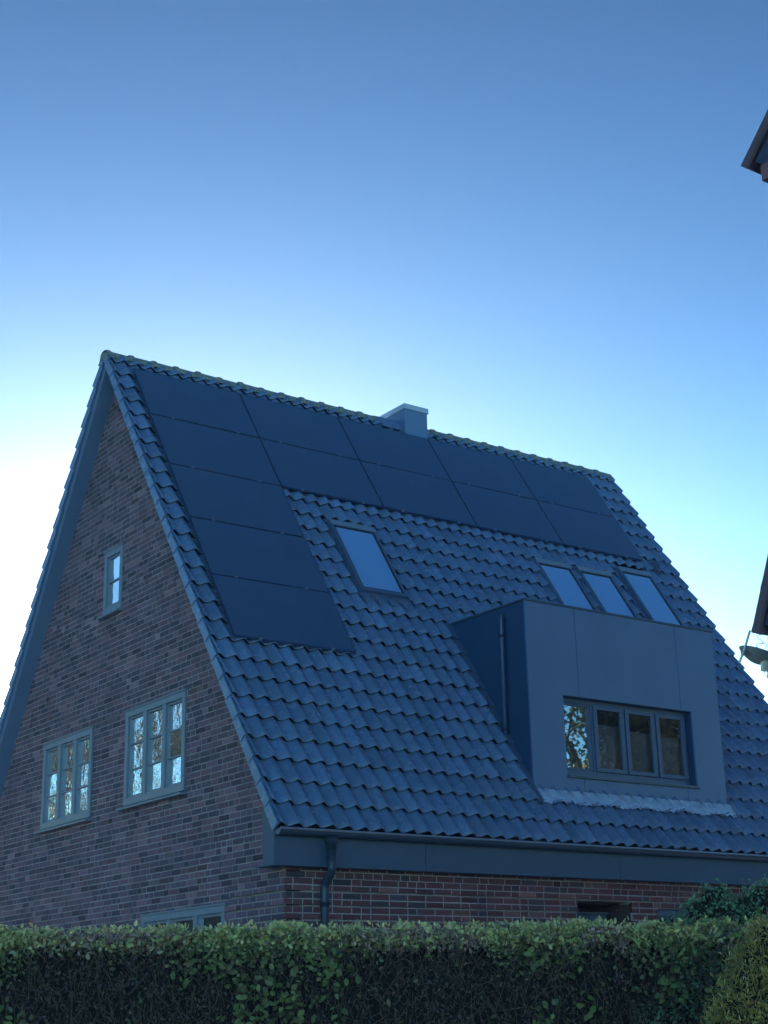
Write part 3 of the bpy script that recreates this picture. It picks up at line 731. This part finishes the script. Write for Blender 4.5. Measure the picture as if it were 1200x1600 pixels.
V, F = sticks(P0, P1, rng.uniform(.0012, .0035, n)); cloud('twigs', M['twig'], V, F, None, hedge)

# ------------------------------------------------------------------ shrubs by the hedge
def blob(n, c, r, shell=.55):
    v = rng.normal(size=(n, 3)); v /= np.linalg.norm(v, axis=1)[:, None]; rad = rng.uniform(shell, 1, n)**.6
    return np.array(c)[None, :]+v*np.array(r)[None, :]*rad[:, None], v
def shrub(name, label, clumps, n, size, base, spread=.9, tip=None, asp=.5, matl='leaf', stem=None, cat='shrub'):
    t = thing(name, label, cat, stem)
    L = []
    for c, r in clumps:
        k = int(n*(r[0]*r[2])/sum(q[1][0]*q[1][2] for q in clumps)); P, v = blob(k, c, r)
        P = P+rng.normal(0, .02, P.shape)
        V, F = leaves(P, rng.uniform(size*.6, size*1.25, k), asp, nrm=v*spread, tip=tip); cc = cols_of(k, base, .08, .35); L.append((V, F, np.concatenate([cc, cc])))
    V, F, C_ = merge(L); cloud('leaves', M[matl], V, F, C_, t)
    b = MB()
    for c, r in clumps:
        c = Vector(c); s = Vector(stem); b.tube([s+Vector((random.uniform(-.1, .1), random.uniform(-.1, .1), 0)), s.lerp(c, .5)+Vector((random.uniform(-.1, .1), 0, 0)), c], .02, 6, r2=.005)
    b.build('stem', M['bark'], t)
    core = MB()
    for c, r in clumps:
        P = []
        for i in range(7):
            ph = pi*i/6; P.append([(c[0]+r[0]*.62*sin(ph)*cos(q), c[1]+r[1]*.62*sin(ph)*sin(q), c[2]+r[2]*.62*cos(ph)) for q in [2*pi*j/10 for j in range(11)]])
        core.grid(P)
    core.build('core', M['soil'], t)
    return t
def at(u, v, D): return tuple(pxp(u, v, D))
ev = []
for u, v, r in ((1112, 1425, .09), (1095, 1450, .12), (1130, 1455, .14), (1165, 1440, .10), (1190, 1430, .12), (1080, 1490, .17), (1120, 1510, .2), (1170, 1490, .22), (1060, 1530, .2), (1100, 1570, .24), (1150, 1560, .25), (1040, 1590, .2), (1195, 1480, .15), (1125, 1412, .04)):
    ev.append((at(u, v-20, 9.36), (r*1.15, r*1.15, r*1.15)))
for z in (-2.2, -2.7, -3.1): ev.append(((hp(1.75, 9.75, z)), (.45, .3, .4)))
shrub('evergreen_shrub', 'dark green small leaved evergreen bush rising above the right end of the hedge', ev, 26000, .028, (.17, .30, .20), stem=hp(1.9, 9.8, GZ))
cn = []
for u, v, r in ((1196, 1470, .10), (1185, 1505, .14), (1175, 1545, .17), (1160, 1590, .19), (1205, 1560, .24), (1215, 1500, .2), (1140, 1625, .17), (1195, 1640, .3)):
    cn.append((at(u, v, 8.3), (r, r, r*1.25)))
for z in (-2.6, -3.0): cn.append(((hp(2.2, 8.35, z)), (.62, .4, .5)))
shrub('golden_conifer', 'yellow green feathery conifer at the bottom right corner, in front of the hedge', cn, 42000, .032, (.50, .42, .16), stem=hp(2.1, 8.35, GZ), tip=np.array([0, 0, 1.1]), asp=.22, cat='conifer')
# little self-sown plant in front of the doorway recess
p = Vector((4.85, -.05, -1.0)); t = thing('garden_sprig', 'thin upright sprig in front of the dark doorway recess', 'plant', (p.x, p.y, GZ))
b = MB(); b.tube([(p.x, p.y, GZ), (p.x+.03, p.y, -1.8), p], .012, 6, r2=.006)
Ls = []
for k in range(7):
    e = p+Vector((random.uniform(-.13, .13), random.uniform(-.08, .08), random.uniform(.0, .27))); b.tube([p-Vector((0, 0, .35)), p.lerp(e, .5)+Vector((0, 0, -.1)), e], .004, 5)
    q = rng.uniform(0, 1, 45)[:, None]; Ls.append(np.array(p-Vector((0, 0, .25)))*(1-q)+np.array(e)*q+rng.normal(0, .02, (45, 3)))
b.build('stem', M['bark'], t); P = np.concatenate(Ls); V, F = leaves(P, rng.uniform(.02, .04, len(P)), .5); c = cols_of(len(P), (.06, .09, .05), .08); cloud('leaves', M['leaf'], V, F, np.concatenate([c, c]), t)

# ------------------------------------------------------------------ garden trees (seen mirrored in the window panes)
def tree(loc, h, cr, nleaf, base, label, seed, size=.12, bare=.0, group='garden trees around the house'):
    random.seed(seed); t = thing('garden_tree', label, 'tree', loc, group); b = MB(); tips = []; L = Vector(loc)
    def grow(p, d, ln, r, lv):
        pts = [p]; q = p.copy(); dd = d.copy()
        for _ in range(4):
            dd = (dd+Vector((random.gauss(0, .16), random.gauss(0, .16), random.gauss(.05, .1)))).normalized(); q = q+dd*ln/4; pts.append(q.copy())
        b.tube(pts, r, 7 if lv < 2 else 4, cap=False, r2=r*.5)
        if lv >= 2: tips.extend(pts[1:])
        if lv < 4:
            for k in range((5, 4, 4, 3)[lv]):
                s = pts[random.choice((2, 3, 4)) if lv else random.choice((2, 3, 3, 4))]
                a = random.uniform(0, 2*pi); o = Vector((cos(a), sin(a), random.uniform(.1, .9))).normalized()
                grow(s, (dd*.45+o).normalized(), ln*random.uniform(.5, .68), r*.5, lv+1)
    grow(L, Vector((0, 0, 1)), h*.5, h*.022, 0)
    b.build('trunk', M['bark'], t, smooth=True)
    T = np.array([tuple(x) for x in tips]); idx = rng.integers(0, len(T), nleaf)
    P = T[idx]+rng.normal(0, .22, (nleaf, 3)); V, F = leaves(P, rng.uniform(size*.5, size*1.2, nleaf), .6)
    c = cols_of(nleaf, base, .12, .3); cloud('crown', M['leaf'], V, F, np.concatenate([c, c]), t)
tree((-6.5, 18, GZ), 13, 4, 7000, (.08, .11, .06), 'sparse leaved tree left behind the gable', 3)
tree((-11, 24, GZ), 13, 4, 5000, (.11, .11, .06), 'yellowing thin tree farther behind the gable', 5)
tree((-8.5, 30, GZ), 14, 4, 9000, (.08, .10, .035), 'tall tree farthest behind the gable', 8)
tree((-14.5, 31, GZ), 14, 4, 9000, (.10, .10, .04), 'bushy tree at far left behind the gable', 11)
tree((21.2, -18.9, GZ), 6.8, 5, 1500, (.07, .10, .035), 'small sparse tree across the front garden, facing the dormer', 13, size=.13)
tree((25.2, -17.2, GZ), 14, 5, 22000, (.08, .10, .04), 'second leafy tree across the front garden, to the right', 17, size=.16)
def mass(name, label, x0, x1, y0, y1, z1, n, size=.09):  # unseen leaf blocks added to keep the bright horizon out of the panes
    t = thing(name, label, 'hedge', ((x0+x1)/2, (y0+y1)/2, GZ))
    P = np.stack([rng.uniform(x0, x1, n), rng.uniform(y0, y1, n), GZ+(z1-GZ)*rng.uniform(0, 1, n)**.8], 1); P += rng.normal(0, .08, P.shape)
    V, F = leaves(P, rng.uniform(size*.6, size*1.2, n), .6); c = cols_of(n, (.07, .11, .05), .1); cloud('leaves', M['leaf'], V, F, np.concatenate([c, c]), t)
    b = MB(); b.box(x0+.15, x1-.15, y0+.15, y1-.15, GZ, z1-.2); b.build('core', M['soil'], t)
mass('boundary_hedge', 'tall dark hedge closing the garden behind the gable', -17, -1.5, 16.3, 17.5, .9, 14000)
mass('boundary_hedge', 'tall dark hedge at the side of the front garden', 12, 13.2, -14, -2, .6, 9000)
for o in bpy.data.objects:
    if '_o' in o: del o['_o']
